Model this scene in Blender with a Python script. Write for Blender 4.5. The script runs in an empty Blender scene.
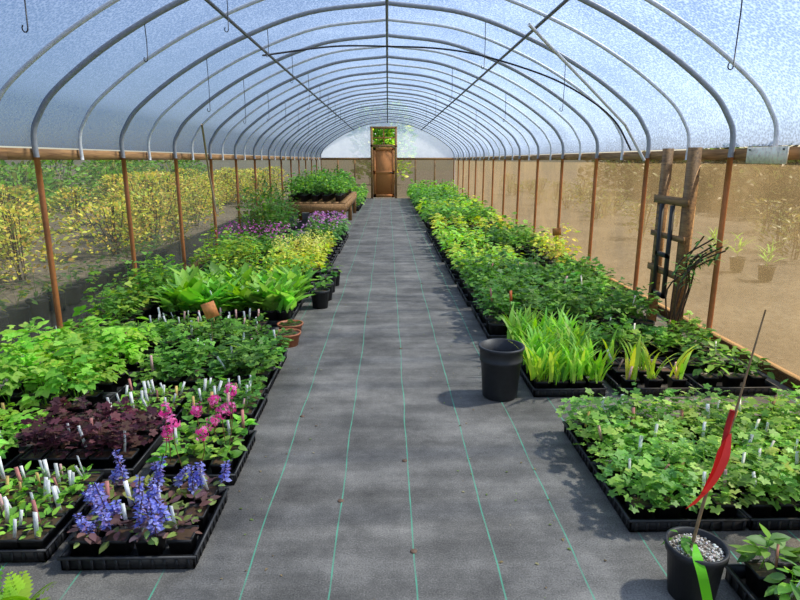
import bpy, math, numpy as np
from mathutils import Vector
R = np.random.default_rng(7)
sc = bpy.context.scene
PI = math.pi
def S(r,g,b):
    f=lambda c:(c/255/12.92 if c/255<=.04045 else ((c/255+.055)/1.055)**2.4)
    return (f(r),f(g),f(b))
# ---------------------------------------------------------------- materials
def newmat(n):
    m=bpy.data.materials.new(n); m.use_nodes=True; nt=m.node_tree; nt.nodes.clear()
    return m,nt,nt.nodes.new('ShaderNodeOutputMaterial')
def N(nt,t,**k):
    n=nt.nodes.new(t)
    for a,b in k.items(): setattr(n,a,b)
    return n
def ramp(nt,stops):
    r=N(nt,'ShaderNodeValToRGB'); e=r.color_ramp.elements
    while len(e)<len(stops): e.new(.5)
    for el,(p,c) in zip(e,stops): el.position=p; el.color=(*c,1)
    return r
def math_(nt,op,a,b=None,c=None):
    m=N(nt,'ShaderNodeMath',operation=op)
    for i,v in enumerate((a,b,c)):
        if v is None: continue
        if isinstance(v,(int,float)): m.inputs[i].default_value=v
        else: nt.links.new(v,m.inputs[i])
    return m.outputs[0]

def leaf_material():
    m,nt,o=newmat('leaf'); L=nt.links.new
    a=N(nt,'ShaderNodeAttribute',attribute_name='Col')
    p=N(nt,'ShaderNodeBsdfPrincipled'); p.inputs['Roughness'].default_value=.45
    p.inputs['Specular IOR Level'].default_value=.3
    L(a.outputs['Color'],p.inputs['Base Color'])
    t=N(nt,'ShaderNodeBsdfTranslucent')
    hs=N(nt,'ShaderNodeHueSaturation'); hs.inputs['Value'].default_value=1.3; hs.inputs['Saturation'].default_value=1.1
    L(a.outputs['Color'],hs.inputs['Color']); L(hs.outputs[0],t.inputs[0])
    x=N(nt,'ShaderNodeMixShader'); x.inputs[0].default_value=.38
    L(p.outputs[0],x.inputs[1]); L(t.outputs[0],x.inputs[2]); L(x.outputs[0],o.inputs[0])
    return m
def hard_material(name,rough=.6,spec=.4,noise=.25):
    m,nt,o=newmat(name); L=nt.links.new
    a=N(nt,'ShaderNodeAttribute',attribute_name='Col')
    tc=N(nt,'ShaderNodeTexCoord'); ns=N(nt,'ShaderNodeTexNoise'); ns.inputs['Scale'].default_value=35; ns.inputs['Detail'].default_value=5
    L(tc.outputs['Object'],ns.inputs['Vector'])
    hs=N(nt,'ShaderNodeHueSaturation'); L(a.outputs['Color'],hs.inputs['Color'])
    mr=N(nt,'ShaderNodeMapRange'); mr.inputs[3].default_value=1-noise; mr.inputs[4].default_value=1+noise
    mr.inputs[1].default_value=.3; mr.inputs[2].default_value=.7
    L(ns.outputs[0],mr.inputs[0]); L(mr.outputs[0],hs.inputs['Value'])
    p=N(nt,'ShaderNodeBsdfPrincipled'); p.inputs['Roughness'].default_value=rough; p.inputs['Specular IOR Level'].default_value=spec
    L(hs.outputs[0],p.inputs['Base Color']); L(p.outputs[0],o.inputs[0])
    return m
def wood_material(name,c1,c2):
    m,nt,o=newmat(name); L=nt.links.new
    tc=N(nt,'ShaderNodeTexCoord'); mp=N(nt,'ShaderNodeMapping'); mp.inputs['Scale'].default_value=(18,1.2,18)
    ns=N(nt,'ShaderNodeTexNoise'); ns.inputs['Scale'].default_value=3; ns.inputs['Detail'].default_value=8; ns.inputs['Distortion'].default_value=.6
    L(tc.outputs['Object'],mp.inputs[0]); L(mp.outputs[0],ns.inputs['Vector'])
    r=ramp(nt,[(.3,c1),(.7,c2)]); L(ns.outputs[0],r.inputs[0])
    p=N(nt,'ShaderNodeBsdfPrincipled'); p.inputs['Roughness'].default_value=.75
    L(r.outputs[0],p.inputs['Base Color'])
    b=N(nt,'ShaderNodeBump'); b.inputs['Strength'].default_value=.3; L(ns.outputs[0],b.inputs['Height']); L(b.outputs[0],p.inputs['Normal'])
    L(p.outputs[0],o.inputs[0]); return m
def film_material(name,transp,cola,colb,scale=40,diff=.35,tint=(1,1,1),amp=.9,fine=.5):
    m,nt,o=newmat(name); L=nt.links.new
    tc=N(nt,'ShaderNodeTexCoord')
    ns=N(nt,'ShaderNodeTexVoronoi'); ns.inputs['Scale'].default_value=scale
    n2=N(nt,'ShaderNodeTexNoise'); n2.inputs['Scale'].default_value=1.3; n2.inputs['Detail'].default_value=5; n2.inputs['Roughness'].default_value=.6
    L(tc.outputs['Object'],ns.inputs['Vector']); L(tc.outputs['Object'],n2.inputs['Vector'])
    s=math_(nt,'ADD',math_(nt,'MULTIPLY',ns.outputs['Distance'],fine),math_(nt,'MULTIPLY',n2.outputs[0],1-fine))
    r=ramp(nt,[(.3,cola),(.68,colb)]); L(s,r.inputs[0])
    t=N(nt,'ShaderNodeBsdfTranslucent'); d=N(nt,'ShaderNodeBsdfDiffuse'); L(r.outputs[0],t.inputs[0]); L(r.outputs[0],d.inputs[0])
    x=N(nt,'ShaderNodeMixShader'); x.inputs[0].default_value=diff; L(t.outputs[0],x.inputs[1]); L(d.outputs[0],x.inputs[2])
    tr=N(nt,'ShaderNodeBsdfTransparent'); tr.inputs[0].default_value=(*tint,1)
    y=N(nt,'ShaderNodeMixShader')
    f=math_(nt,'MAXIMUM',math_(nt,'ADD',math_(nt,'MULTIPLY',math_(nt,'SUBTRACT',.5,s),amp),transp),.02)
    L(f,y.inputs[0]); L(x.outputs[0],y.inputs[1]); L(tr.outputs[0],y.inputs[2]); L(y.outputs[0],o.inputs[0])
    return m
def floor_material():
    m,nt,o=newmat('ground_cloth'); L=nt.links.new
    tc=N(nt,'ShaderNodeTexCoord'); sp=N(nt,'ShaderNodeSeparateXYZ'); L(tc.outputs['Object'],sp.inputs[0])
    wob=N(nt,'ShaderNodeTexNoise'); wob.inputs['Scale'].default_value=1.2; wob.inputs['Detail'].default_value=2; L(tc.outputs['Object'],wob.inputs['Vector'])
    X=math_(nt,'ADD',sp.outputs[0],math_(nt,'MULTIPLY',math_(nt,'SUBTRACT',wob.outputs[0],.5),.04))
    fr=math_(nt,'FRACT',math_(nt,'DIVIDE',math_(nt,'SUBTRACT',X,.095-.156),.3125))
    dist=math_(nt,'ABSOLUTE',math_(nt,'SUBTRACT',fr,.5))
    line=math_(nt,'LESS_THAN',dist,.0095)
    wv=N(nt,'ShaderNodeTexNoise'); wv.inputs['Scale'].default_value=160; wv.inputs['Detail'].default_value=2
    L(tc.outputs['Object'],wv.inputs['Vector'])
    big=N(nt,'ShaderNodeTexNoise'); big.inputs['Scale'].default_value=1.8; big.inputs['Detail'].default_value=9; big.inputs['Roughness'].default_value=.75
    L(tc.outputs['Object'],big.inputs['Vector'])
    st=N(nt,'ShaderNodeMapping'); st.inputs['Scale'].default_value=(.6,5,1); L(tc.outputs['Object'],st.inputs[0])
    cr=N(nt,'ShaderNodeTexNoise'); cr.inputs['Scale'].default_value=1.6; cr.inputs['Detail'].default_value=6; L(st.outputs[0],cr.inputs['Vector'])
    s=math_(nt,'ADD',math_(nt,'ADD',math_(nt,'MULTIPLY',big.outputs[0],.52),math_(nt,'MULTIPLY',wv.outputs[0],.28)),math_(nt,'MULTIPLY',cr.outputs[0],.2))
    r=ramp(nt,[(.38,(.070,.066,.060)),(.5,(.155,.146,.132)),(.62,(.30,.280,.25))]); L(s,r.inputs[0])
    br=N(nt,'ShaderNodeTexNoise'); br.inputs['Scale'].default_value=9; L(tc.outputs['Object'],br.inputs['Vector'])
    lf=math_(nt,'MULTIPLY',line,math_(nt,'MINIMUM',math_(nt,'MULTIPLY',br.outputs[0],1.4),1.0))
    mx=N(nt,'ShaderNodeMixRGB'); mx.inputs[2].default_value=(.11,.42,.27,1); L(lf,mx.inputs[0]); L(r.outputs[0],mx.inputs[1])
    # scattered dried debris / dirt specks
    dv=N(nt,'ShaderNodeTexVoronoi'); dv.inputs['Scale'].default_value=16; L(tc.outputs['Object'],dv.inputs['Vector'])
    dm=N(nt,'ShaderNodeTexNoise'); dm.inputs['Scale'].default_value=1.1; L(tc.outputs['Object'],dm.inputs['Vector'])
    spk=math_(nt,'LESS_THAN',dv.outputs['Distance'],math_(nt,'MULTIPLY',math_(nt,'SUBTRACT',dm.outputs[0],.42),.5))
    m2=N(nt,'ShaderNodeMixRGB'); m2.inputs[2].default_value=(*S(118,104,82),1); L(math_(nt,'MULTIPLY',spk,.55),m2.inputs[0]); L(mx.outputs[0],m2.inputs[1])
    p=N(nt,'ShaderNodeBsdfPrincipled'); p.inputs['Roughness'].default_value=.8; p.inputs['Specular IOR Level'].default_value=.15
    L(m2.outputs[0],p.inputs['Base Color'])
    b=N(nt,'ShaderNodeBump'); b.inputs['Strength'].default_value=.5; b.inputs['Distance'].default_value=.02
    h=math_(nt,'ADD',cr.outputs[0],math_(nt,'MULTIPLY',wv.outputs[0],.15)); L(h,b.inputs['Height']); L(b.outputs[0],p.inputs['Normal'])
    L(p.outputs[0],o.inputs[0]); return m
def gravel_material():
    m,nt,o=newmat('gravel'); L=nt.links.new
    tc=N(nt,'ShaderNodeTexCoord')
    v=N(nt,'ShaderNodeTexVoronoi'); v.inputs['Scale'].default_value=22; L(tc.outputs['Object'],v.inputs['Vector'])
    n=N(nt,'ShaderNodeTexNoise'); n.inputs['Scale'].default_value=.8; n.inputs['Detail'].default_value=8; L(tc.outputs['Object'],n.inputs['Vector'])
    s=math_(nt,'ADD',math_(nt,'MULTIPLY',v.outputs['Color'],.4),math_(nt,'MULTIPLY',n.outputs[0],.6))
    r=ramp(nt,[(.25,S(44,40,36)),(.5,S(72,67,61)),(.75,S(100,96,88))]); L(s,r.inputs[0])
    p=N(nt,'ShaderNodeBsdfPrincipled'); p.inputs['Roughness'].default_value=.9; L(r.outputs[0],p.inputs['Base Color']); L(p.outputs[0],o.inputs[0]); return m
LEAF=leaf_material(); HARD=hard_material('painted_parts'); PLASTIC=hard_material('plastic_and_soil',.5,.45,.2)
METAL=hard_material('galvanised_tube',.4,.6,.15)
WOOD=wood_material('weathered_wood',S(120,84,48),S(190,142,88)); WOODL=wood_material('door_wood',S(175,104,50),S(222,148,80))
# ---------------------------------------------------------------- mesh builder
class MB:
    def __init__(s): s.v=[];s.f=[];s.c=[];s.n=0
    def raw(s,V,F,C):
        V=np.asarray(V,float);F=np.asarray(F,int);C=np.asarray(C,float)
        if C.ndim==1: C=np.tile(C,(len(V),1))
        s.v.append(V);s.f.append(F+s.n);s.c.append(C);s.n+=len(V)
    def add(s,T,pos,yaw=0.,pitch=0.,roll=0.,scale=1.,col=(1,1,1)):
        V,F,C=T; pos=np.atleast_2d(np.asarray(pos,float)); n=len(pos)
        b=lambda a:np.broadcast_to(np.asarray(a,float),(n,))
        yaw,pitch,roll,scale=b(yaw),b(pitch),b(roll),b(scale)
        col=np.broadcast_to(np.asarray(col,float),(n,3))
        ca,sa,cp,spp=np.cos(yaw),np.sin(yaw),np.cos(pitch),np.sin(pitch)
        X=np.stack([sa,-ca,0*ca],1);Y=np.stack([ca*cp,sa*cp,spp],1);Z=np.stack([-ca*spp,-sa*spp,cp],1)
        cr,sr=np.cos(roll)[:,None],np.sin(roll)[:,None]
        X2=X*cr+Z*sr;Z2=Z*cr-X*sr
        W=pos[:,None]+scale[:,None,None]*(V[None,:,0:1]*X2[:,None]+V[None,:,1:2]*Y[:,None]+V[None,:,2:3]*Z2[:,None])
        k=len(V)
        FF=F[None]+(np.arange(n)*k)[:,None,None]
        CC=col[:,None,:]*(np.ones((1,k,3)) if C is None else C[None])
        s.raw(W.reshape(-1,3),FF.reshape(-1,3),CC.reshape(-1,3))
    def build(s,name,mat,parent=None,smooth=False):
        if not s.v: return None
        V=np.concatenate(s.v);F=np.concatenate(s.f);C=np.concatenate(s.c)
        me=bpy.data.meshes.new(name); me.vertices.add(len(V))
        me.vertices.foreach_set('co',V.astype(np.float32).ravel())
        me.loops.add(len(F)*3); me.loops.foreach_set('vertex_index',F.astype(np.int32).ravel())
        me.polygons.add(len(F)); me.polygons.foreach_set('loop_start',np.arange(0,len(F)*3,3,dtype=np.int32))
        me.update(calc_edges=True)
        ca=me.color_attributes.new('Col','FLOAT_COLOR','POINT')
        ca.data.foreach_set('color',np.concatenate([np.clip(C,0,1),np.ones((len(C),1))],1).astype(np.float32).ravel())
        if smooth: me.polygons.foreach_set('use_smooth',np.ones(len(F),bool))
        me.materials.append(mat); me.validate()
        o=bpy.data.objects.new(name,me); sc.collection.objects.link(o)
        if parent: o.parent=parent
        return o
def empty(name):
    e=bpy.data.objects.new(name,None); e.empty_display_size=.2; sc.collection.objects.link(e); return e
BOXF=np.array([[0,2,1],[0,3,2],[4,5,6],[4,6,7],[0,1,5],[0,5,4],[1,2,6],[1,6,5],[2,3,7],[2,7,6],[3,0,4],[3,4,7]])
def box(mb,x0,x1,y0,y1,z0,z1,col):
    V=[(x0,y0,z0),(x1,y0,z0),(x1,y1,z0),(x0,y1,z0),(x0,y0,z1),(x1,y0,z1),(x1,y1,z1),(x0,y1,z1)]
    mb.raw(V,BOXF,col)
def tube(mb,pts,r,col,n=8,ref=(0,1,0)):
    P=np.asarray(pts,float);k=len(P);T=np.gradient(P,axis=0);T/=np.linalg.norm(T,axis=1)[:,None]+1e-9
    ref=np.asarray(ref,float);A=ref[None]-T*(T@ref)[:,None];A/=np.linalg.norm(A,axis=1)[:,None]+1e-9;B=np.cross(T,A)
    a=np.arange(n)*2*PI/n; rr=np.broadcast_to(np.asarray(r,float),(k,))
    V=P[:,None]+rr[:,None,None]*(np.cos(a)[None,:,None]*A[:,None]+np.sin(a)[None,:,None]*B[:,None])
    F=[]
    for i in range(k-1):
        for j in range(n):
            q=i*n+j;w=i*n+(j+1)%n; F+=[[q,w,w+n],[q,w+n,q+n]]
    for j in range(1,n-1): F+=[[0,j,j+1],[(k-1)*n,(k-1)*n+j+1,(k-1)*n+j]]
    C=np.asarray(col,float)
    if C.ndim==2: C=np.repeat(C,n,axis=0)
    mb.raw(V.reshape(-1,3),F,C)
def lathe(prof,n,col,off=0.):
    V=[];F=[];a=np.arange(n)*2*PI/n+off
    for r,z in prof:
        for t in a: V.append((r*math.cos(t),r*math.sin(t),z))
    for i in range(len(prof)-1):
        for j in range(n):
            q=i*n+j;w=i*n+(j+1)%n; F+=[[q,w,w+n],[q,w+n,q+n]]
    return np.array(V),np.array(F),np.tile(np.array(col,float),(len(V),1))
def disc(r,z,n,col,off=0.,bump=0):
    a=np.arange(n)*2*PI/n+off
    V=[(0,0,z+bump)]+[(r*math.cos(t),r*math.sin(t),z) for t in a]
    return np.array(V),np.array([[0,1+j,1+(j+1)%n] for j in range(n)]),np.tile(np.array(col,float),(n+1,1))
def merge(*Ts):
    V=[];F=[];C=[];k=0
    for v,f,c in Ts: V.append(v);F.append(f+k);C.append(np.ones((len(v),3)) if c is None else c);k+=len(v)
    return np.concatenate(V),np.concatenate(F),np.concatenate(C)
def cat(pts,n=8):
    P=[np.array(p,float) for p in pts];P=[2*P[0]-P[1]]+P+[2*P[-1]-P[-2]];o=[]
    for i in range(1,len(P)-2):
        for t in np.linspace(0,1,n,endpoint=False):
            o.append(.5*((2*P[i])+(-P[i-1]+P[i+1])*t+(2*P[i-1]-5*P[i]+4*P[i+1]-P[i+2])*t*t+(-P[i-1]+3*P[i]-3*P[i+1]+P[i+2])*t**3))
    o.append(P[-2]);return np.array(o)
BLK=(.018,.018,.02); SOIL=S(84,64,46)
def potT(rt,h,n=16,col=BLK,off=0.,soil=SOIL):
    rb=rt*.78
    return merge(lathe([(0.001,0),(rb,0),(rt*.95,h*.86),(rt*1.03,h*.86),(rt*1.05,h),(rt*.95,h),(rt*.9,h*.85)],n,col,off),disc(rt*.93,h*.88,n,soil,off,rt*.08))
POT_SQ=potT(.0635,.09,4,off=PI/4); POT_R=potT(.075,.14,14); POT_M=potT(.1,.19,18)
def oval(w=.3,rows=3,fold=.12,curl=.15,peak=.45):
    ts=np.linspace(0,1,rows+2)[1:-1];V=[(0,0,0)]
    for t in ts:
        ww=w*(math.sin(PI*t**(.75 if peak<.5 else 1.2)))**.8;z=-curl*t*t
        V+=[(-ww,t,z+fold*ww*1.5),(0,t,z),(ww,t,z+fold*ww*1.5)]
    V.append((0,1,-curl));F=[[0,2,1],[0,3,2]]
    for i in range(rows-1):
        a=1+3*i;b=a+3;F+=[[a,a+1,b+1],[a,b+1,b],[a+1,a+2,b+2],[a+1,b+2,b+1]]
    a=1+3*(rows-1);e=len(V)-1;F+=[[a,a+1,e],[a+1,a+2,e]]
    V=np.array(V);C=np.ones((len(V),3));C[np.abs(V[:,0])<1e-6]*=1.15
    return V,np.array(F),C
def rotz(T,a,s=1,off=(0,0,0)):
    V,F,C=T;c,d=math.cos(a)*s,math.sin(a)*s;W=np.stack([V[:,0]*c-V[:,1]*d,V[:,0]*d+V[:,1]*c,V[:,2]*s],1)+np.array(off);return W,F,C
OV=oval(.27,3);OVS=oval(.3,2);OVN=oval(.14,3,.1,.3);OVB=oval(.36,4,.2,.25);OVL=oval(.21,5,.25,.35)
TRI=merge(rotz(oval(.36,3,.2,.15),0,.55,(0,.42,0)),rotz(oval(.36,3,.2,.15),1.25,.5,(-.03,.42,0)),rotz(oval(.36,3,.2,.15),-1.25,.5,(.03,.42,0)))
def lobed(lobes=5,depth=.35,cup=.12,sub=4):
    n=lobes*sub;a=np.linspace(-PI*.88,PI*.88,n+1);V=[(0,.35,0)]
    for i,t in enumerate(a):
        r=.5*(1-depth*(.5+.5*math.cos(2*PI*i/sub)))*(1+.12*math.cos(t))
        V.append((r*math.sin(t),.35+r*math.cos(t),cup*r*(1 if i%2 else .3)-.1*r*r))
    F=[[0,i+2,i+1] for i in range(n)]
    V=np.array(V);C=np.ones((len(V),3));C[0]*=.85
    return V,np.array(F),C
LOB=lobed(5);LOB3=lobed(3,.45,.15,4);RND=lobed(8,.12,.2,2)
def strap(w=.035,rows=7,bend=.35):
    V=[];F=[]
    for i in range(rows):
        t=i/(rows-1);ww=w*(1-t**3)*(.6+.8*t*(1-t)*1.6)+.0005
        y=t*(1-bend*.35*t*t);z=-bend*t**2.4*.6
        V+=[(-ww,y,z+ww*.3),(ww,y,z+ww*.3)]
        if i: a=2*i-2;F+=[[a,a+1,a+3],[a,a+3,a+2]]
    return np.array(V),np.array(F),None
STR=strap();STRW=strap(.05,7,.45)
def fern():
    Ts=[(strap(.012,6,.3))]
    for i in range(9):
        t=.12+.1*i;s=.26*math.sin(PI*min(1,t*.8+.2))+.04
        z=-.3*.6*t**2.4
        for sg in(1,-1): Ts.append(rotz(OVS,sg*1.15,s,(0,t*.98,z)))
    return merge(*Ts)
FERN=fern()
def star(n=5,inner=.35):
    V=[(0,0,0)]
    for i in range(2*n):
        r=1 if i%2==0 else inner+.15
        V.append((r*math.cos(i*PI/n),r*math.sin(i*PI/n),.15*r))
    V=np.array(V)*.5;C=np.ones((len(V),3));C[0]=(1.1,1.0,.95)
    return V,np.array([[0,1+i,1+(i+1)%(2*n)] for i in range(2*n)]),C
FLW=star()
STEM=(np.array([(-.5,0,0),(.5,0,0),(.4,1,0),(-.4,1,0)])*np.array([.02,1,1]),np.array([[0,1,2],[0,2,3]]),None)
CUBE=(np.array([(-.5,-.5,0),(.5,-.5,0),(.5,.5,0),(-.5,.5,0),(-.4,-.4,.8),(.5,-.3,1),(.4,.5,.9),(-.5,.4,.7)]),BOXF,None)
LAB=(np.array([(-.5,-.04,0),(.5,-.04,0),(.5,.04,0),(-.5,.04,0),(-.5,-.04,7),(.5,-.04,7),(.5,.04,7),(-.5,.04,7)])*.0155,BOXF,None)
def jit(cols,n,a=.2):
    c=np.array(cols)[R.integers(0,len(cols),n)];return c*(1+R.uniform(-a,a,(n,1)))*(1+R.uniform(-.06,.06,(n,3)))
def tone(): return (1+R.normal(0,.16))*np.array([1+R.normal(0,.1),1,1+R.normal(0,.12)])
def stems(mb,base,tips,col):
    d=tips-base;L=np.linalg.norm(d,axis=1)+1e-6;yaw=np.arctan2(d[:,1],d[:,0]);pit=np.arcsin(d[:,2]/L)
    mb.add(STEM,base,yaw,pit,R.uniform(0,PI,len(L)),L,col)
def bush(mb,x,y,z,Rr,H,n,T,size,cols,pit=(-.35,.5),lo=.35,stem=True):
    a=R.uniform(0,2*PI,n);u=np.sqrt(R.uniform(0,1,n));r=Rr*u
    hz=H*(1-.5*u**2)*R.uniform(lo,1,n)
    P=np.stack([x+r*np.cos(a),y+r*np.sin(a),z+hz],1)
    s=size*R.uniform(.6,1.2,n);p=R.uniform(pit[0],pit[1],n)+(.5-u)*.6
    Q=P-np.stack([np.cos(a),np.sin(a),0*a],1)*s[:,None]*.4
    mb.add(T,Q,a+R.normal(0,.5,n),p,R.normal(0,.3,n),s,jit(cols,n)*tone())
    if stem:
        k=min(n,8);stems(mb,np.tile([x,y,z],(k,1))+R.normal(0,.006,(k,3))*[1,1,0],Q[:k],jit([cols[0]],k)*.8)
def blades(mb,x,y,z,n,H,T,cols,sp=.03,pit=(1.0,1.5)):
    H*=R.uniform(.8,1.15)
    mb.add(T,np.stack([x+R.normal(0,sp,n),y+R.normal(0,sp,n),np.full(n,z)],1),R.uniform(0,2*PI,n),R.uniform(*pit,n),0,H*R.uniform(.5,1.1,n),jit(cols,n)*tone())
def flowers(mb,x,y,z0,z1,Rr,n,size,cols):
    n=max(1,int(n*R.uniform(.2,1.7)))
    a=R.uniform(0,2*PI,n);r=Rr*np.sqrt(R.uniform(0,1,n))
    mb.add(FLW,np.stack([x+r*np.cos(a),y+r*np.sin(a),R.uniform(z0,z1,n)],1),R.uniform(0,6.3,n),R.uniform(-1.2,1.2,n),R.uniform(-.9,.9,n),size*R.uniform(.7,1.2,n),jit(cols,n))
def flowerstalk(mb,x,y,z,H,ball,n,size,cols,scol):
    dx,dy=R.normal(0,.025,2)
    b=np.array([[x,y,z]]);t=np.array([[x+dx,y+dy,z+H]])
    tube(mb,cat([b[0],(b[0]+t[0])/2+[dx*.4,0,0],t[0]],3),.0022,scol,4,(1,0,0))
    d=R.normal(0,1,(n,3));d/=np.linalg.norm(d,axis=1)[:,None]
    P=t+d*ball*R.uniform(.5,1,(n,1))*[1,1,1.3]
    mb.add(FLW,P,np.arctan2(d[:,1],d[:,0]),np.arcsin(d[:,2])-PI/2,R.normal(0,.2,n),size*R.uniform(.8,1.2,n),jit(cols,n))
def ajugaspike(mb,x,y,z,H):
    lean=R.normal(0,.04,2);k=8
    tube(mb,[(x,y,z),(x+lean[0]*.35,y+lean[1]*.35,z+H*.5),(x+lean[0],y+lean[1],z+H)],.0025,S(120,90,100),4,(1,0,0))
    for i in range(k):
        t=.3+.7*i/k;m=7;a=R.uniform(0,6.28)+np.arange(m)*2*PI/m;rr=.005
        P=np.stack([x+lean[0]*t**1.5+rr*np.cos(a),y+lean[1]*t**1.5+rr*np.sin(a),np.full(m,z+H*t)],1)
        mb.add(OVS,P,a,R.uniform(-.5,.7,m),R.normal(0,.6,m),.024*(1.2-.6*t)*R.uniform(.7,1.3,m),jit([S(145,150,224),S(174,176,238),S(116,120,204),S(160,145,198)],m))
    m=5;tt=R.uniform(.1,.8,m);a=R.uniform(0,6.28,m)
    mb.add(OVS,np.stack([x+lean[0]*tt**1.5,y+lean[1]*tt**1.5,z+H*tt],1),a,R.uniform(-.2,.6,m),0,.028*(1.2-tt),jit([S(170,130,130),S(150,160,100),S(140,100,110)],m))
G_MID=[S(124,174,70),S(104,158,62),S(148,194,82),S(92,144,56)]
G_BRT=[S(158,208,80),S(136,194,72),S(178,220,94)]
G_DRK=[S(78,122,52),S(92,138,58),S(110,158,66)]
G_LIME=[S(196,216,78),S(214,224,92),S(172,204,72)]
G_YEL=[S(222,214,84),S(234,220,96),S(196,202,80)]
G_BLU=[S(112,156,84),S(96,140,76),S(134,178,92)]
PUR=[S(108,60,74),S(88,50,62),S(132,82,86),S(114,84,72)]
LABC=[S(250,248,242)]*6+[S(240,190,180),S(232,196,116),S(214,140,130)]
def tray(mb,x0,x1,y0,y1,h=.06,ribs=True):
    c=BLK;t=.006
    box(mb,x0,x1,y0,y1,.004,.01,c)
    for (a,b,d,e) in((x0,x1,y0,y0+t),(x0,x1,y1-t,y1),(x0,x0+t,y0,y1),(x1-t,x1,y0,y1)): box(mb,a,b,d,e,0.004,h,c)
    for (a,b,d,e) in((x0-.008,x1+.008,y0-.008,y0+.004),(x0-.008,x1+.008,y1-.004,y1+.008),(x0-.008,x0+.004,y0,y1),(x1-.004,x1+.008,y0,y1)): box(mb,a,b,d,e,h-.008,h,(.04,.04,.042))
    if ribs:
        for xx in np.arange(x0+.02,x1,.045): box(mb,xx,xx+.012,y0-.005,y0,.01,h-.01,c)
        for yy in np.arange(y0+.02,y1,.045):
            box(mb,x0-.005,x0,yy,yy+.012,.01,h-.01,c);box(mb,x1,x1+.005,yy,yy+.012,.01,h-.01,c)
def block(name,x0,x1,y0,y1,fn,pitch=.105,pot='sq',trays=True,labels=0.,tw=.42,td=.33,ribs=False,empty_p=0.,zoff=0.,lift=0.):
    e=empty(name);h=MB();p=MB();lb=MB()
    T,ph={'sq':(POT_SQ,.09),'r':(POT_R,.14),'m':(POT_M,.19)}[pot]
    if trays:
        nx=max(1,round((x1-x0)/tw));ny=max(1,round((y1-y0)/td))
        cells=[(x0+(x1-x0)*i/nx,x0+(x1-x0)*(i+1)/nx,y0+(y1-y0)*j/ny,y0+(y1-y0)*(j+1)/ny) for i in range(nx) for j in range(ny)]
        for a,b,c,d in cells: tray(h,a+.012,b-.012,c+.012,d-.012,.06,ribs)
    else: cells=[(x0,x1,y0,y1)]
    for a,b,c,d in cells:
        nx=max(1,int((b-a-.03)/pitch));ny=max(1,int((d-c-.03)/pitch))
        for i in range(nx):
            for j in range(ny):
                x=a+.015+(b-a-.03)*(i+.5)/nx;y=c+.015+(d-c-.03)*(j+.5)/ny
                if not trays: x+=R.normal(0,.008);y+=R.normal(0,.008)
                zb=.012 if trays else 0.; zb+=zoff
                h.add(T,[x,y,zb],yaw=0)
                if R.random()>=empty_p: fn(p,x,y,zb+ph*.88)
                for q in range(int(labels)+(1 if R.random()<labels-int(labels) else 0)):
                    lx,ly=x+R.uniform(-.03,.03),y+R.uniform(-.04,.02)
                    lb.add(LAB,[lx,ly,zb+ph*.6+lift],R.normal(PI/2,.3),R.normal(0,.12),R.normal(0,.16),R.uniform(.75,1.15),LABC[R.integers(0,len(LABC))])
    h.build('trays_and_pots',PLASTIC,e);p.build('foliage',LEAF,e);lb.build('plant_labels',HARD,e)
    return e
def B(Rr,H,n,T,size,cols,**k): return lambda mb,x,y,z:bush(mb,x,y,z,Rr*R.uniform(.8,1.2),H*R.uniform(.6,1.3),n,T,size,cols,**k)
# ---------------------------------------------------------------- shell
Y0,Y1=-2.86,24.2; W=2.65; ZB=1.5
half=[(2.65,1.5),(2.65,1.68),(2.6,1.81),(2.44,2.01),(2.0,2.33),(1.43,2.63),(.75,2.87),(0,2.96)]
prof=cat([(x,0,z) for x,z in half],6)
prof=np.concatenate([prof,(prof[::-1]*[-1,1,1])[1:]])
def archz(x): 
    P=prof[::-1];return np.interp(x,P[:,0],P[:,2])
GALV=S(150,152,156);RUST=S(176,108,60);LT=S(222,222,222)
e_frame=empty('greenhouse_hoop_frame')
hoops=MB()
ys=[4.64+1.5*k for k in range(-5,14)]
for y in ys:
    P=prof.copy();P[:,1]=y
    tube(hoops,P,.021,GALV,10)
    for sx in(-1,1):
        zz=np.linspace(0,1.52,7);cc=np.array([RUST]*7)*R.uniform(.75,1.15,(7,1))
        tube(hoops,np.stack([np.full(7,sx*2.65),np.full(7,y),zz],1),.022,cc,10)
    yh=y+.68 if y>4 else y+.98
    if yh<Y1:
        P=prof.copy();P[:,1]=yh;tube(hoops,P,.016,LT,8)
for x in(0,-1.32,1.32):
    z=float(archz(x))-.035
    tube(hoops,[(x,Y0,z),(x,10,z),(x,Y1,z)],.015,S(70,72,78),8,(1,0,0))
tube(hoops,[(2.6,6.1,1.5),(2.28,5.85,1.83),(1.81,5.6,2.16),(1.14,5.1,2.56)],.015,LT,8)
tube(hoops,[(-2.58,9.0,.75),(-2.5,8.5,1.3),(-2.4,8.0,1.95)],.014,S(190,170,140),8)
hoops.build('hoops_and_purlins',METAL,e_frame,smooth=True)
yy=np.arange(Y0-.02,Y1+.05,.125);F=[]
fp=prof.copy();fp[fp[:,2]<ZB+.09,2]=ZB+.09
k=len(fp)
nrm=np.stack([fp[:,0]*.5,0*fp[:,0],np.maximum(.3,fp[:,2]-1.4)],1);nrm/=np.linalg.norm(nrm,axis=1)[:,None]
V=[]
for y in yy:
    ph=abs(math.sin((y-4.64)/1.5*PI));V.append(fp*[1,0,1]+[0,y,0]+nrm*(.028-.004*ph))
V=np.concatenate(V)
for i in range(len(yy)-1):
    for j in range(k-1): a=i*k+j;F+=[[a,a+1,a+1+k],[a,a+1+k,a+k]]
FILM=film_material('poly_film',.26,(.05,.078,.155),(.20,.27,.42),60,.2,(.76,.85,1.0),.45,.6)
m=MB();m.raw(V,F,(1,1,1));m.build('ceiling',FILM,smooth=True)
SCR=film_material('shade_screen',.32,S(100,86,62),S(142,122,90),150,.4,(1,.95,.86),.4,.3)
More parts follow.
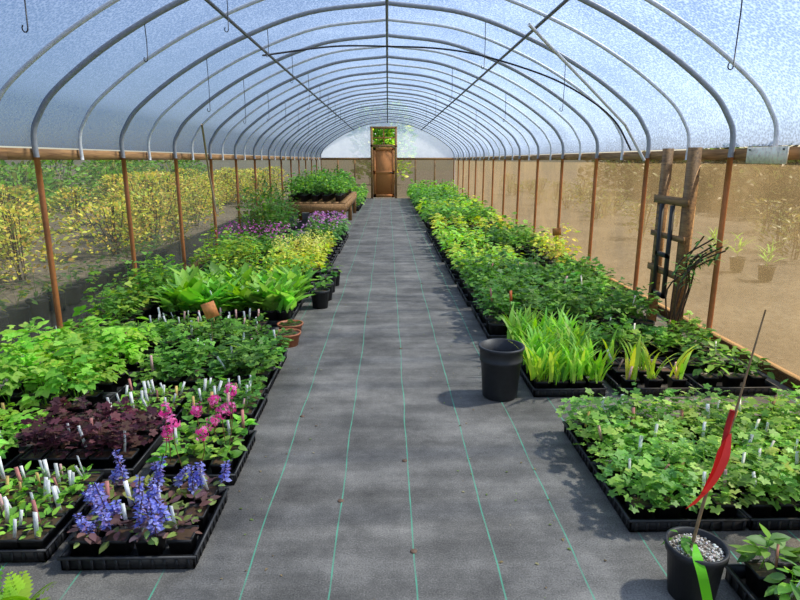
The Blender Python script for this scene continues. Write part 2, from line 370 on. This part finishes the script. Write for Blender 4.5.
SCL=film_material('shade_screen_light',.46,S(88,88,78),S(124,122,110),150,.4,(1,.98,.93),.4,.3)
for nm,sx,mt in(('wall_left',-1,SCL),('wall_right',1,SCR)):
    m=MB();V=[];F=[];zs=np.linspace(.02,1.52,7);yy2=np.arange(Y0,Y1+.01,.25)
    for y in yy2:
        for z in zs: V.append((sx*(2.705+.012*math.sin(y*2.1+z*3)*math.sin(z*2)),y,z))
    q=len(zs)
    for i in range(len(yy2)-1):
        for j in range(q-1): a=i*q+j;F+=[[a,a+1,a+1+q],[a,a+1+q,a+q]]
    m.raw(V,F,(1,1,1));m.build(nm,mt,smooth=True)
for i,sx in enumerate((-1,1)):
    m=MB();x=sx*2.705
    yb=Y0
    while yb<Y1:
        y2=min(yb+3.6,Y1);box(m,x-.025,x+.025,yb,y2-.004,ZB,ZB+.085,(1,1,1));yb=y2
    x=sx*2.73;box(m,x-.02,x+.02,Y0,Y1,0,.09,(1,1,1));m.build('trim_%d'%(i+1),WOOD)
m=MB();V=[(-2.75,Y0-.3,0),(2.75,Y0-.3,0),(2.75,Y1+.2,0),(-2.75,Y1+.2,0)];m.raw(V,[[0,1,2],[0,2,3]],(1,1,1));m.build('floor',floor_material())
m=MB();V=[(-60,-30,-.02),(60,-30,-.02),(60,90,-.02),(-60,90,-.02)];m.raw(V,[[0,1,2],[0,2,3]],(1,1,1));m.build('gravel_yard',gravel_material())
m=MB()
for (x,y) in [(.095,2.03),(-.22,2.39),(.08,2.75),(.1,4.6),(-.2,5.6),(.42,7.2),(.1,8.8),(-.52,3.3)]:
    m.add(merge(lathe([(.014,0.0005),(.013,.003),(.007,.004),(.001,.006)],12,(1,1,1))),[x,y,0.001],col=S(110,86,68))
m.build('ground_cloth_staples',HARD)
# fallen leaf litter on the cloth
m=MB();n=170;xs=np.where(R.random(n)<.5,R.uniform(-.72,-.3,n),R.uniform(.25,.85,n));
m.add(OVS,np.stack([xs,R.uniform(1.7,9,n)**1.0,np.full(n,.004)],1),R.uniform(0,6.28,n),R.uniform(-.05,.1,n),0,R.uniform(.006,.02,n),jit([S(150,130,90),S(120,100,70),S(170,160,120),S(120,140,70)],n))
m.build('fallen_leaf_litter',LEAF)
# ---------------------------------------------------------------- end wall
dx0,dx1,dz,wz=-.58,.28,2.0,2.7
m=MB()
for xa,xb,zl in((-W,dx0-.06,1.5),(dx1+.06,W,1.5)):
    xs=np.linspace(xa,xb,14);V=[];F=[]
    for x in xs: V+=[(x,Y1,zl),(x,Y1,float(archz(np.clip(x,-2.64,2.64))))]
    for i in range(13): a=2*i;F+=[[a,a+2,a+3],[a,a+3,a+1]]
    m.raw(V,F,(1,1,1))
V=[];F=[];xs=np.linspace(dx0-.06,dx1+.06,6)
for x in xs: V+=[(x,Y1,wz+.05),(x,Y1,float(archz(x)))]
for i in range(5): a=2*i;F+=[[a,a+2,a+3],[a,a+3,a+1]]
m.raw(V,F,(1,1,1))
m.build('wall_back',film_material('end_film',.25,(.62,.72,.88),(.78,.86,1),9,.1,(.92,.95,1),.1,.2))
m=MB()
for xa,xb in((-W,dx0-.06),(dx1+.06,W)):
    m.raw([(xa,Y1,0),(xb,Y1,0),(xb,Y1,1.5),(xa,Y1,1.5)],[[0,1,2],[0,2,3]],(1,1,1))
m.build('wall_back_screen',SCR)
m=MB()
for xa,xb in((-W,dx0-.06),(dx1+.06,W)):
    box(m,xa,xb,Y1-.06,Y1-.01,ZB,ZB+.09,(1,1,1))
    for x in np.linspace(xa,xb,4)[1:-1]: box(m,x-.03,x+.03,Y1-.07,Y1-.01,0,ZB,(1,1,1))
m.build('trim_3',WOOD)
e=empty('door_1');m=MB()
for x in(dx0-.05,dx1+.05): box(m,x-.045,x+.045,Y1-.1,Y1-.01,0,wz+.08,(1,1,1))
box(m,dx0-.1,dx1+.1,Y1-.1,Y1-.01,dz,dz+.09,(1,1,1));box(m,dx0-.1,dx1+.1,Y1-.1,Y1-.01,wz,wz+.08,(1,1,1))
m.build('door_frame',WOOD,e)
m=MB();yd=Y1-.06
for x0,x1,z0,z1 in((dx0,dx0+.11,.02,dz-.01),(dx1-.11,dx1,.02,dz-.01),(dx0,dx1,.02,.16),(dx0,dx1,.95,1.08),(dx0,dx1,dz-.13,dz-.01)): box(m,x0,x1,yd-.03,yd+.01,z0,z1,(1,1,1))
box(m,dx0+.1,dx1-.1,yd-.01,yd,.1,1.9,(1,1,1));m.build('door_leaf',WOODL,e)
m=MB();box(m,dx1-.2,dx1-.06,yd-.06,yd-.03,1.0,1.03,S(60,60,60));m.build('door_handle',METAL,e)
m=MB();box(m,(dx0+dx1)/2-.02,(dx0+dx1)/2+.02,Y1-.08,Y1-.04,dz+.09,wz,(1,1,1));box(m,dx0,dx1,Y1-.08,Y1-.04,2.33,2.37,(1,1,1));m.build('window_1',WOODL)
# ---------------------------------------------------------------- hanging things (part of the frame)
for x in(-1.75,-1.15,.95,1.75):
    m=MB()
    for y in ys[4:14:(1 if x<0 else 2)]:
        z=float(archz(x))-.02;L=R.uniform(.22,.5)
        tube(m,[(x,y,z),(x+.004,y,z-L*.5),(x,y,z-L)],.0035,S(40,42,46),5)
        a=np.linspace(0,PI*1.3,7);tube(m,np.stack([x-.014+.014*np.cos(a),np.full(7,y),z-L-.018*np.sin(a)],1),.0035,S(40,42,46),5)
    m.build('hanging_wire_hooks',METAL,e_frame)
m=MB()
tube(m,cat([(-1.3,6.6,2.56),(-.6,7,2.72),(0,7.1,2.74),(.6,7,2.70),(1.1,6.9,2.6),(1.7,6.6,2.36),(2.1,6.5,2.14),(2.4,6.45,1.9),(2.58,6.4,1.6)],6),.010,(.02,.02,.025),6)
m.build('power_cable',HARD)
m=MB();box(m,2.618,2.626,3.93,4.38,1.475,1.59,(1,.9,.7));box(m,2.612,2.618,3.96,3.975,1.565,1.577,S(90,90,90));box(m,2.612,2.618,4.335,4.35,1.565,1.577,S(90,90,90));box(m,2.626,2.68,4.12,4.18,1.52,1.56,S(120,90,60));m.build('card_sign',HARD)
e=empty('timber_vent_frame');m=MB()
box(m,2.48,2.56,4.9,4.98,0,1.6,(1,1,1));box(m,2.48,2.55,5.37,5.44,0,1.6,(1,1,1));box(m,2.462,2.48,4.86,5.48,1.12,1.19,(1,1,1));box(m,2.462,2.48,4.86,5.48,.5,.56,(1,1,1));box(m,2.462,2.48,4.86,5.48,.82,.87,(1,1,1))
m.build('timber_posts',wood_material('old_timber',S(98,72,48),S(164,126,80)),e)
m=MB();box(m,2.435,2.46,5.05,5.09,.3,1.12,(.03,.03,.03));box(m,2.435,2.46,5.25,5.29,.3,1.12,(.03,.03,.03));box(m,2.435,2.46,5.05,5.29,.66,.7,(.03,.03,.03));box(m,2.435,2.46,5.05,5.29,.3,.34,(.03,.03,.03))
m.build('metal_bracket',HARD,e)
m=MB()
for i in range(9):
    b=np.array([2.4,4.66+.025*i,.0]);c=R.normal(0,.06,3)
    P=cat([b,b+[.0+c[0],-.04+c[1]*.5,.45],b+[.04+c[1]*.5,-.1+c[2],.7],b+[.14,-.24+c[0],.85+c[2]]],5);tube(m,P,.007,S(80,60,48),5,(1,0,0))
    for q in range(14):
        pp=P[R.integers(6,len(P))];m.add(OVN,pp,R.uniform(0,6.28),R.uniform(-.5,.8),0,.08,jit(G_DRK,1))
m.build('climbing_vine',HARD)
# ---------------------------------------------------------------- plant blocks LEFT
def ajuga(mb,x,y,z):
    bush(mb,x,y,z,.08,.07,24,OV,.05,[S(148,162,88),S(140,102,94),S(160,178,94),S(124,92,94)],pit=(-.1,.6),stem=False)
    for i in range(R.integers(1,4)): ajugaspike(mb,x+R.normal(0,.045),y+R.normal(0,.045),z,R.uniform(.08,.2))
block('bugleweed_tray',-1.24,-.72,1.93,2.42,ajuga,.115,labels=.4,ribs=True,tw=.5,td=.5,lift=.05)
def seedl(mb,x,y,z): bush(mb,x,y,z,.05,.055,R.integers(8,18),OV,.042,G_MID+G_BRT,pit=(0,.9))
block('labelled_seedling_tray',-2.1,-1.3,1.98,2.5,seedl,.075,labels=1.3,ribs=True,tw=.38,td=.5,lift=.02)
block('fern_tray',-1.62,-1.12,1.4,1.72,lambda mb,x,y,z:blades(mb,x,y,z,10,.17,FERN,G_BRT,.01,(.5,1.3)),.11,ribs=True)
PINK=[S(250,110,186),S(255,150,205),S(236,84,165)]
def prim(mb,x,y,z):
    bush(mb,x,y,z,.07,.07,18,OVB,.055,G_BRT+G_MID,pit=(.1,.8),stem=False)
    if R.random()<.6:
        for i in range(2): flowerstalk(mb,x+R.normal(0,.03),y+R.normal(0,.03),z,R.uniform(.1,.34),.034,36,.022,PINK,S(150,110,80))
block('pink_primrose_tray',-1.14,-.72,2.52,3.0,prim,.11,pot='sq',labels=.5,ribs=True,td=.5,lift=.04)
block('coral_bells_tray',-1.8,-1.22,2.58,3.05,B(.085,.17,42,LOB,.052,PUR,pit=(-.2,.6)),.11,pot='sq',labels=.25,tw=.56,td=.5,lift=.06)
block('seedling_tray',-2.5,-1.85,2.58,3.1,B(.07,.12,18,TRI,.08,G_BRT),.11,labels=.8,lift=.05)
block('labelled_seedling_tray',-1.62,-1.22,3.12,3.5,seedl,.075,labels=1.2,td=.4,lift=.02)
block('labelled_seedling_tray',-1.18,-.76,3.1,3.52,B(.07,.12,18,LOB,.05,G_MID+G_DRK),.09,labels=1,ribs=True,td=.44,lift=.04)
block('strawberry_plant_tray',-2.52,-1.72,3.17,4.3,B(.12,.34,38,TRI,.11,G_BRT,lo=.4),.13,labels=.15,lift=.16)
block('columbine_tray',-1.64,-1.2,3.6,4.25,B(.1,.2,36,LOB3,.065,G_MID),.11,labels=.35,lift=.09)
block('columbine_tray',-1.16,-.78,3.6,4.4,B(.1,.22,36,LOB,.065,G_DRK+G_MID),.11,labels=.35,ribs=True,lift=.09)
block('geranium_tray',-2.5,-1.2,4.42,4.75,B(.09,.18,28,LOB,.065,G_MID),.12,labels=.3,lift=.09)
block('labelled_seedling_tray',-2.1,-1.05,4.82,5.15,B(.06,.1,14,OV,.05,G_DRK+G_MID),.1,labels=1,lift=.05)
block('tall_meadow_rue_tray',-2.55,-2.2,4.8,6.5,B(.13,.5,60,LOB3,.07,G_MID+G_LIME[2:],lo=.2),.13,pot='r')
hosta=lambda mb,x,y,z:(blades(mb,x,y,z,28,.31,OVL,G_MID+G_BRT,.035,(.7,1.48)))
block('lily_of_the_valley_tray',-2.08,-.9,5.25,6.25,hosta,.12,pot='r',labels=.15,lift=.14)
block('barrenwort_tray',-2.1,-.88,6.42,7.05,B(.12,.36,40,OV,.065,G_MID+G_LIME,lo=.4),.14,pot='r')
block('meadow_rue_tray',-2.5,-1.66,7.2,8.15,B(.13,.46,44,LOB3,.07,G_LIME+G_BRT,lo=.4),.16,pot='r')
def bloom(base,cols,z0,z1,n,sz,r=.08):
    def f(mb,x,y,z): base(mb,x,y,z);flowers(mb,x,y,z+z0,z+z1,r,n,sz,cols)
    return f
YELF=[S(244,238,120),S(250,244,150)];MAG=[S(214,96,192),S(232,134,212)];LAV=[S(214,150,215),S(226,170,220)]
block('yellow_barrenwort_tray',-1.52,-.82,7.2,8.1,bloom(B(.1,.3,30,OV,.075,G_LIME+G_YEL),YELF,.24,.4,20,.03),.13,pot='r')
block('magenta_dame_rocket_tray',-2.5,-1.46,8.3,9.3,bloom(B(.1,.32,28,OV,.09,G_MID),MAG,.26,.46,9,.035),.14,pot='r')
block('yellow_barrenwort_tray',-1.36,-.8,8.25,9.45,bloom(B(.1,.26,26,OV,.08,G_YEL+G_LIME),YELF,.2,.34,14,.03),.14,pot='r')
block('hellebore_tray',-1.7,-.78,9.6,10.6,bloom(B(.12,.25,22,OV,.11,G_MID+G_DRK),LAV,.22,.34,5,.04),.16,pot='r')
block('pink_phlox_tray',-1.5,-.78,10.8,11.9,bloom(B(.12,.28,24,OV,.1,G_BLU),LAV+MAG[1:],.22,.38,12,.045),.16,pot='r')
block('potted_shrub_row',-2.5,-1.85,9.6,12.5,B(.2,.9,150,OV,.08,G_DRK+[S(110,118,66)],lo=.1,pit=(0,1.1)),.3,pot='m',trays=False)
block('potted_shrub_row',-2.5,-1.5,17.8,23.8,B(.25,1.0,70,OV,.12,G_DRK+G_MID,lo=.15,pit=(0,1.1)),.42,pot='m',trays=False)
block('mixed_perennial_tray',-1.4,-.75,17.8,23.8,B(.14,.45,26,OV,.12,G_MID+G_DRK+G_BRT),.24,pot='r',trays=False)
e=empty('wooden_potting_bench');m=MB();bx0,bx1,by0,by1=-2.3,-.9,12.9,17.4
nb=9
for i in range(nb): a=bx0+(bx1-bx0)*i/nb;box(m,a,a+(bx1-bx0)/nb-.015,by0,by1,.58,.61,(1,1,1))
for yb_ in(by0,by1-.05): box(m,bx0,bx1,yb_,yb_+.05,.4,.58,(1,1,1))
for xb_ in(bx0,bx1-.05): box(m,xb_,xb_+.05,by0+.05,by1-.05,.4,.58,(1,1,1))
for x in(bx0+.02,(bx0+bx1)/2,bx1-.11):
    for y in(by0+.05,(by0+by1)/2,by1-.14): box(m,x,x+.09,y,y+.09,0,.58,(1,1,1))
m.build('bench_timber',WOOD,e)
block('bench_top_pots',bx0+.05,bx1-.05,by0+.1,by1-.1,B(.21,.44,50,OV,.1,G_DRK+G_MID+G_BRT[:1]),.23,pot='r',trays=False,zoff=.61)
def singlepot(name,x,y,T,fn=None,h=.19):
    e=empty(name);m=MB();m.add(T,[x,y,0]);m.build('pot',PLASTIC,e)
    if fn: p=MB();fn(p,x,y,h*.88);p.build('foliage',LEAF,e)
for (x,y) in((-.71,6.0),(-.7,6.35),(-.7,6.75),(-.68,7.12)): singlepot('black_nursery_pot',x,y,POT_M,B(.1,.14,18,OV,.08,G_MID))
TC=S(176,106,70)
for (x,y) in((-.84,4.72),(-.86,5.0)): singlepot('terracotta_bowl',x,y,potT(.11,.11,28,TC),B(.09,.05,16,RND,.04,G_DRK),.11)
BIG=merge(lathe([(0.001,0),(.105,0),(.112,.01),(.128,.24),(.136,.245),(.137,.262),(.134,.264),(.14,.325),(.147,.33),(.147,.345),(.134,.345),(.122,.24)],48,(.022,.023,.026)),disc(.126,.25,40,SOIL,0,.015))
singlepot('large_black_nursery_pot',.725,3.6,BIG)
# ---------------------------------------------------------------- RIGHT
colb=lambda mb,x,y,z:bush(mb,x,y,z,.115,.2*R.uniform(.6,1.3),56,LOB,.052,[S(160,204,92),S(136,184,82),S(180,216,106),S(116,164,72)],pit=(-.3,.4),lo=.15)
block('columbine_tray',.98,2.5,2.12,3.08,colb,.118,pot='sq',labels=.4,ribs=True,tw=.5,td=.48,lift=.07)
block('lungwort_tray',1.22,1.97,1.42,1.86,B(.08,.12,26,OV,.07,G_MID+G_BLU),.12,labels=.6,ribs=True,lift=.05)
block('iris_tray',.93,1.42,3.55,4.5,lambda mb,x,y,z:blades(mb,x,y,z,22,.33,STRW,G_BRT+G_LIME[2:],.028,(1.15,1.53)),.1,ribs=True,td=.45)
block('variegated_iris_tray',1.5,2.0,3.55,4.05,lambda mb,x,y,z:(blades(mb,x,y,z,7,.3,STRW,G_LIME+G_BRT,.02,(1.15,1.52)) if R.random()<.75 else None),.12,ribs=True,td=.5,labels=.5,lift=.03)
block('columbine_tray',1.5,2.5,4.15,4.6,B(.1,.2,30,LOB,.065,G_MID),.12,labels=.2,lift=.1)
block('geranium_tray',2.04,2.55,3.55,4.05,B(.1,.18,28,OV,.065,G_MID+G_DRK),.12,ribs=True,labels=.3,lift=.1)
block('bleeding_heart_tray',.84,2.3,4.75,5.85,B(.12,.28,44,LOB3,.072,G_DRK[1:]+G_MID,lo=.35),.14,pot='r',labels=.08,lift=.2)
block('astilbe_tray',.82,2.4,5.98,7.0,B(.12,.3,40,LOB,.07,G_MID+G_DRK,lo=.4),.15,pot='r',labels=.08,lift=.2)
block('lime_foliage_tray',.82,1.75,7.15,8.55,B(.12,.24,32,OV,.08,G_LIME+G_BRT),.15,pot='r')
block('golden_shrub_row',1.95,2.5,7.15,8.5,B(.18,.5,90,OV,.08,G_YEL+G_LIME,lo=.3),.3,pot='m',trays=False)
block('perennial_tray',.8,1.6,8.75,10.6,B(.12,.3,26,OV,.1,G_BRT+G_LIME[:1]),.17,pot='r')
block('perennial_tray',1.65,2.45,8.75,10.6,B(.12,.36,30,LOB,.09,G_MID),.17,pot='r')
block('perennial_tray',.8,2.45,10.8,12.6,B(.14,.32,24,OV,.11,G_LIME+G_YEL[2:]),.2,pot='r')
block('perennial_tray',.78,2.45,12.8,14.5,B(.16,.42,26,OV,.13,G_MID+G_DRK+G_BRT),.24,pot='r',trays=False)
block('perennial_tray',.78,2.45,14.6,16.5,B(.16,.38,26,OV,.13,G_LIME+G_BRT),.24,pot='r',trays=False)
block('perennial_tray',.76,2.45,16.7,19.5,B(.17,.46,26,OV,.14,G_DRK+G_MID),.27,pot='r',trays=False)
block('perennial_tray',.76,2.45,19.7,23.9,B(.2,.6,28,OV,.15,G_MID+G_BRT),.32,pot='r',trays=False)
e=empty('potted_sapling');m=MB();px,py=1.07,1.78
m.add(potT(.098,.2,36,soil=S(120,112,100)),[px,py,0])
n=420;a=R.uniform(0,6.28,n);r=.086*np.sqrt(R.uniform(0,1,n))
m.add(CUBE,np.stack([px+r*np.cos(a),py+r*np.sin(a),.176+.008*(1-r/.09)],1),R.uniform(0,6,n),0,0,R.uniform(.004,.009,n),jit([S(225,222,214),S(190,180,165),S(130,115,100)],n))
m.build('pot',PLASTIC,e)
m=MB();tube(m,cat([(1.05,py,.17),(1.08,py,.4),(1.13,py,.63),(1.155,py,.8),(1.19,py,1.04)],5),np.linspace(.006,.0025,21),S(150,122,90),6)
tube(m,cat([(1.115,py,.55),(1.12,py,.63),(1.13,py,.7)],4),.009,S(200,40,40),6);m.build('stem',HARD,e)
def ribbon(mb,pts,w,col,wd=(1,0,0)):
    P=cat(pts,6);wd=np.array(wd);V=[];F=[]
    for i,p in enumerate(P):
        t=i/(len(P)-1);q=w*(.35+.65*min(1,t*3));V+=[p-wd*q/2,p+wd*q/2]
        if i: a=2*i-2;F+=[[a,a+1,a+3],[a,a+3,a+2]]
    mb.raw(V,F,col)
m=MB();ribbon(m,[(1.125,py-.01,.62),(1.105,py-.03,.53),(1.07,py-.03,.44),(1.02,py-.02,.36)],.042,S(250,84,80),(.9,.1,.43));ribbon(m,[(1.125,py-.01,.62),(1.10,py-.015,.57),(1.085,py-.02,.50),(1.05,py-.03,.41)],.03,S(235,62,62),(.9,.3,.2))
ribbon(m,[(1.045,py-.03,.22),(1.03,py-.08,.205),(1.035,py-.115,.16),(1.06,py-.12,.07)],.035,S(130,235,50));m.build('ribbons',LEAF,e)
wd_=MB();bush(wd_,1.02,py+.02,.17,.05,.08,8,OVN,.06,G_MID);wd_.build('weeds',LEAF,e)
def card(x,y,z,w,h,yaw,roll,c):
    m=MB();tube(m,[(x,y,.1),(x,y,z-h*.4)],.003,S(150,130,90),5,(1,0,0))
    V=np.array([(-w/2,-.002,-h/2),(w/2,-.002,-h/2),(w/2,.002,-h/2),(-w/2,.002,-h/2),(-w/2,-.002,h/2),(w/2,-.002,h/2),(w/2,.002,h/2),(-w/2,.002,h/2)])
    cr,sr=math.cos(roll),math.sin(roll);V=np.stack([V[:,0]*cr-V[:,2]*sr,V[:,1],V[:,0]*sr+V[:,2]*cr],1)
    m.add((V,BOXF,None),[x,y-.006,z],yaw+PI/2,col=c);m.build('orange_card_marker',HARD)
card(-1.33,4.3,.41,.1,.12,.15,.3,S(245,156,92));card(2.03,7.06,.66,.1,.09,0,.1,S(190,126,60));card(1.0,4.68,.42,.028,.09,.6,.1,S(200,104,58))
# ---------------------------------------------------------------- outside
def outdoor(name,lst,n,T,size,cols):
    p=MB()
    for x,y,r,h in lst:
        k=int(n*r*h);a=R.uniform(0,6.28,k);u=np.sqrt(R.uniform(0,1,k));t=R.uniform(0,1,k)**.8
        rr=r*u*np.sin(PI*(.15+.77*t))**.7
        p.add(T,np.stack([x+rr*np.cos(a),y+rr*np.sin(a),h*(.04+.96*t)],1),a,R.uniform(-.3,1.1,k),R.normal(0,.6,k),size*R.uniform(.6,1.3,k),jit(cols,k,.25))
        for i in range(10):
            b=R.uniform(0,6.28);q=r*.6*R.random();tube(p,[(x+.05*math.cos(b),y,0),(x+q*.6*math.cos(b),y+q*.6*math.sin(b),h*.5),(x+q*math.cos(b),y+q*math.sin(b),h*.95)],.007,S(90,70,50),4,(1,0,0))
    p.build(name,LEAF)
outdoor('yellow_willow_shrubs',[(-R.uniform(4.0,6.8),y,R.uniform(.5,.85),R.uniform(.75,1.25)) for y in np.arange(4.6,26,.42)],1300,OV,.075,[S(190,184,80),S(166,176,72),S(130,156,64),S(172,150,82)])
outdoor('green_shrubs',[(-R.uniform(8.8,11),y,R.uniform(.8,1.2),R.uniform(1.2,1.6)) for y in np.arange(6,30,1.1)],400,OV,.17,G_DRK+[S(120,130,70)])
outdoor('yard_nursery_shrubs',[(R.uniform(5,8.5),y,R.uniform(.3,.6),R.uniform(.4,.9)) for y in np.arange(8,30,.9)],600,OVN,.12,[S(130,120,66),S(104,112,58),S(90,108,54)])
outdoor('hedge',[(R.uniform(11,13),y,1.8,R.uniform(1.5,1.9)) for y in np.arange(4,30,1.2)],200,OV,.28,[S(92,84,58),S(80,80,52),S(78,92,52)])
outdoor('background_trees',[(x,38,1.1,R.uniform(4.2,5)) for x in (-1.1,-.2,.5)],120,OV,.4,G_MID+G_LIME)
block('outdoor_pot_row',-3.6,-3.2,4.5,9,B(.13,.3,28,OV,.08,G_MID+G_YEL[2:]),.3,pot='m',trays=False)
block('outdoor_pot_row',4.6,5.1,7,9,B(.14,.3,20,STR,.3,G_BRT,pit=(.6,1.3)),.6,pot='m',trays=False)
# ---------------------------------------------------------------- light
w=bpy.data.worlds.new('World');sc.world=w;w.use_nodes=True;nt=w.node_tree;nt.nodes.clear()
o=nt.nodes.new('ShaderNodeOutputWorld');bg=nt.nodes.new('ShaderNodeBackground');sk=nt.nodes.new('ShaderNodeTexSky')
sk.sky_type='NISHITA';sk.sun_disc=False;sk.sun_elevation=math.radians(52);sk.sun_rotation=math.radians(80);sk.air_density=1.0;sk.dust_density=1.5;sk.ozone_density=1.5
nt.links.new(sk.outputs[0],bg.inputs[0]);bg.inputs[1].default_value=.24;nt.links.new(bg.outputs[0],o.inputs[0])
l=bpy.data.lights.new('sun','SUN');l.energy=15;l.angle=math.radians(3);l.color=(1,.90,.72)
s=bpy.data.objects.new('sun',l);sc.collection.objects.link(s)
d=Vector((math.sin(math.radians(80))*math.cos(math.radians(52)),math.cos(math.radians(80))*math.cos(math.radians(52)),math.sin(math.radians(52))))
s.rotation_euler=d.to_track_quat('Z','Y').to_euler();s.location=(20,5,25)
# ---------------------------------------------------------------- camera
c=bpy.data.cameras.new('camera');c.sensor_width=36;c.lens=590/800*36;c.clip_end=300
co=bpy.data.objects.new('camera',c);sc.collection.objects.link(co);co.location=(0,0,1.5)
co.rotation_euler=(math.radians(90-13.35),0,math.radians(-1.17));sc.camera=co
sc.view_settings.view_transform='Standard';sc.view_settings.look='None';sc.view_settings.exposure=0
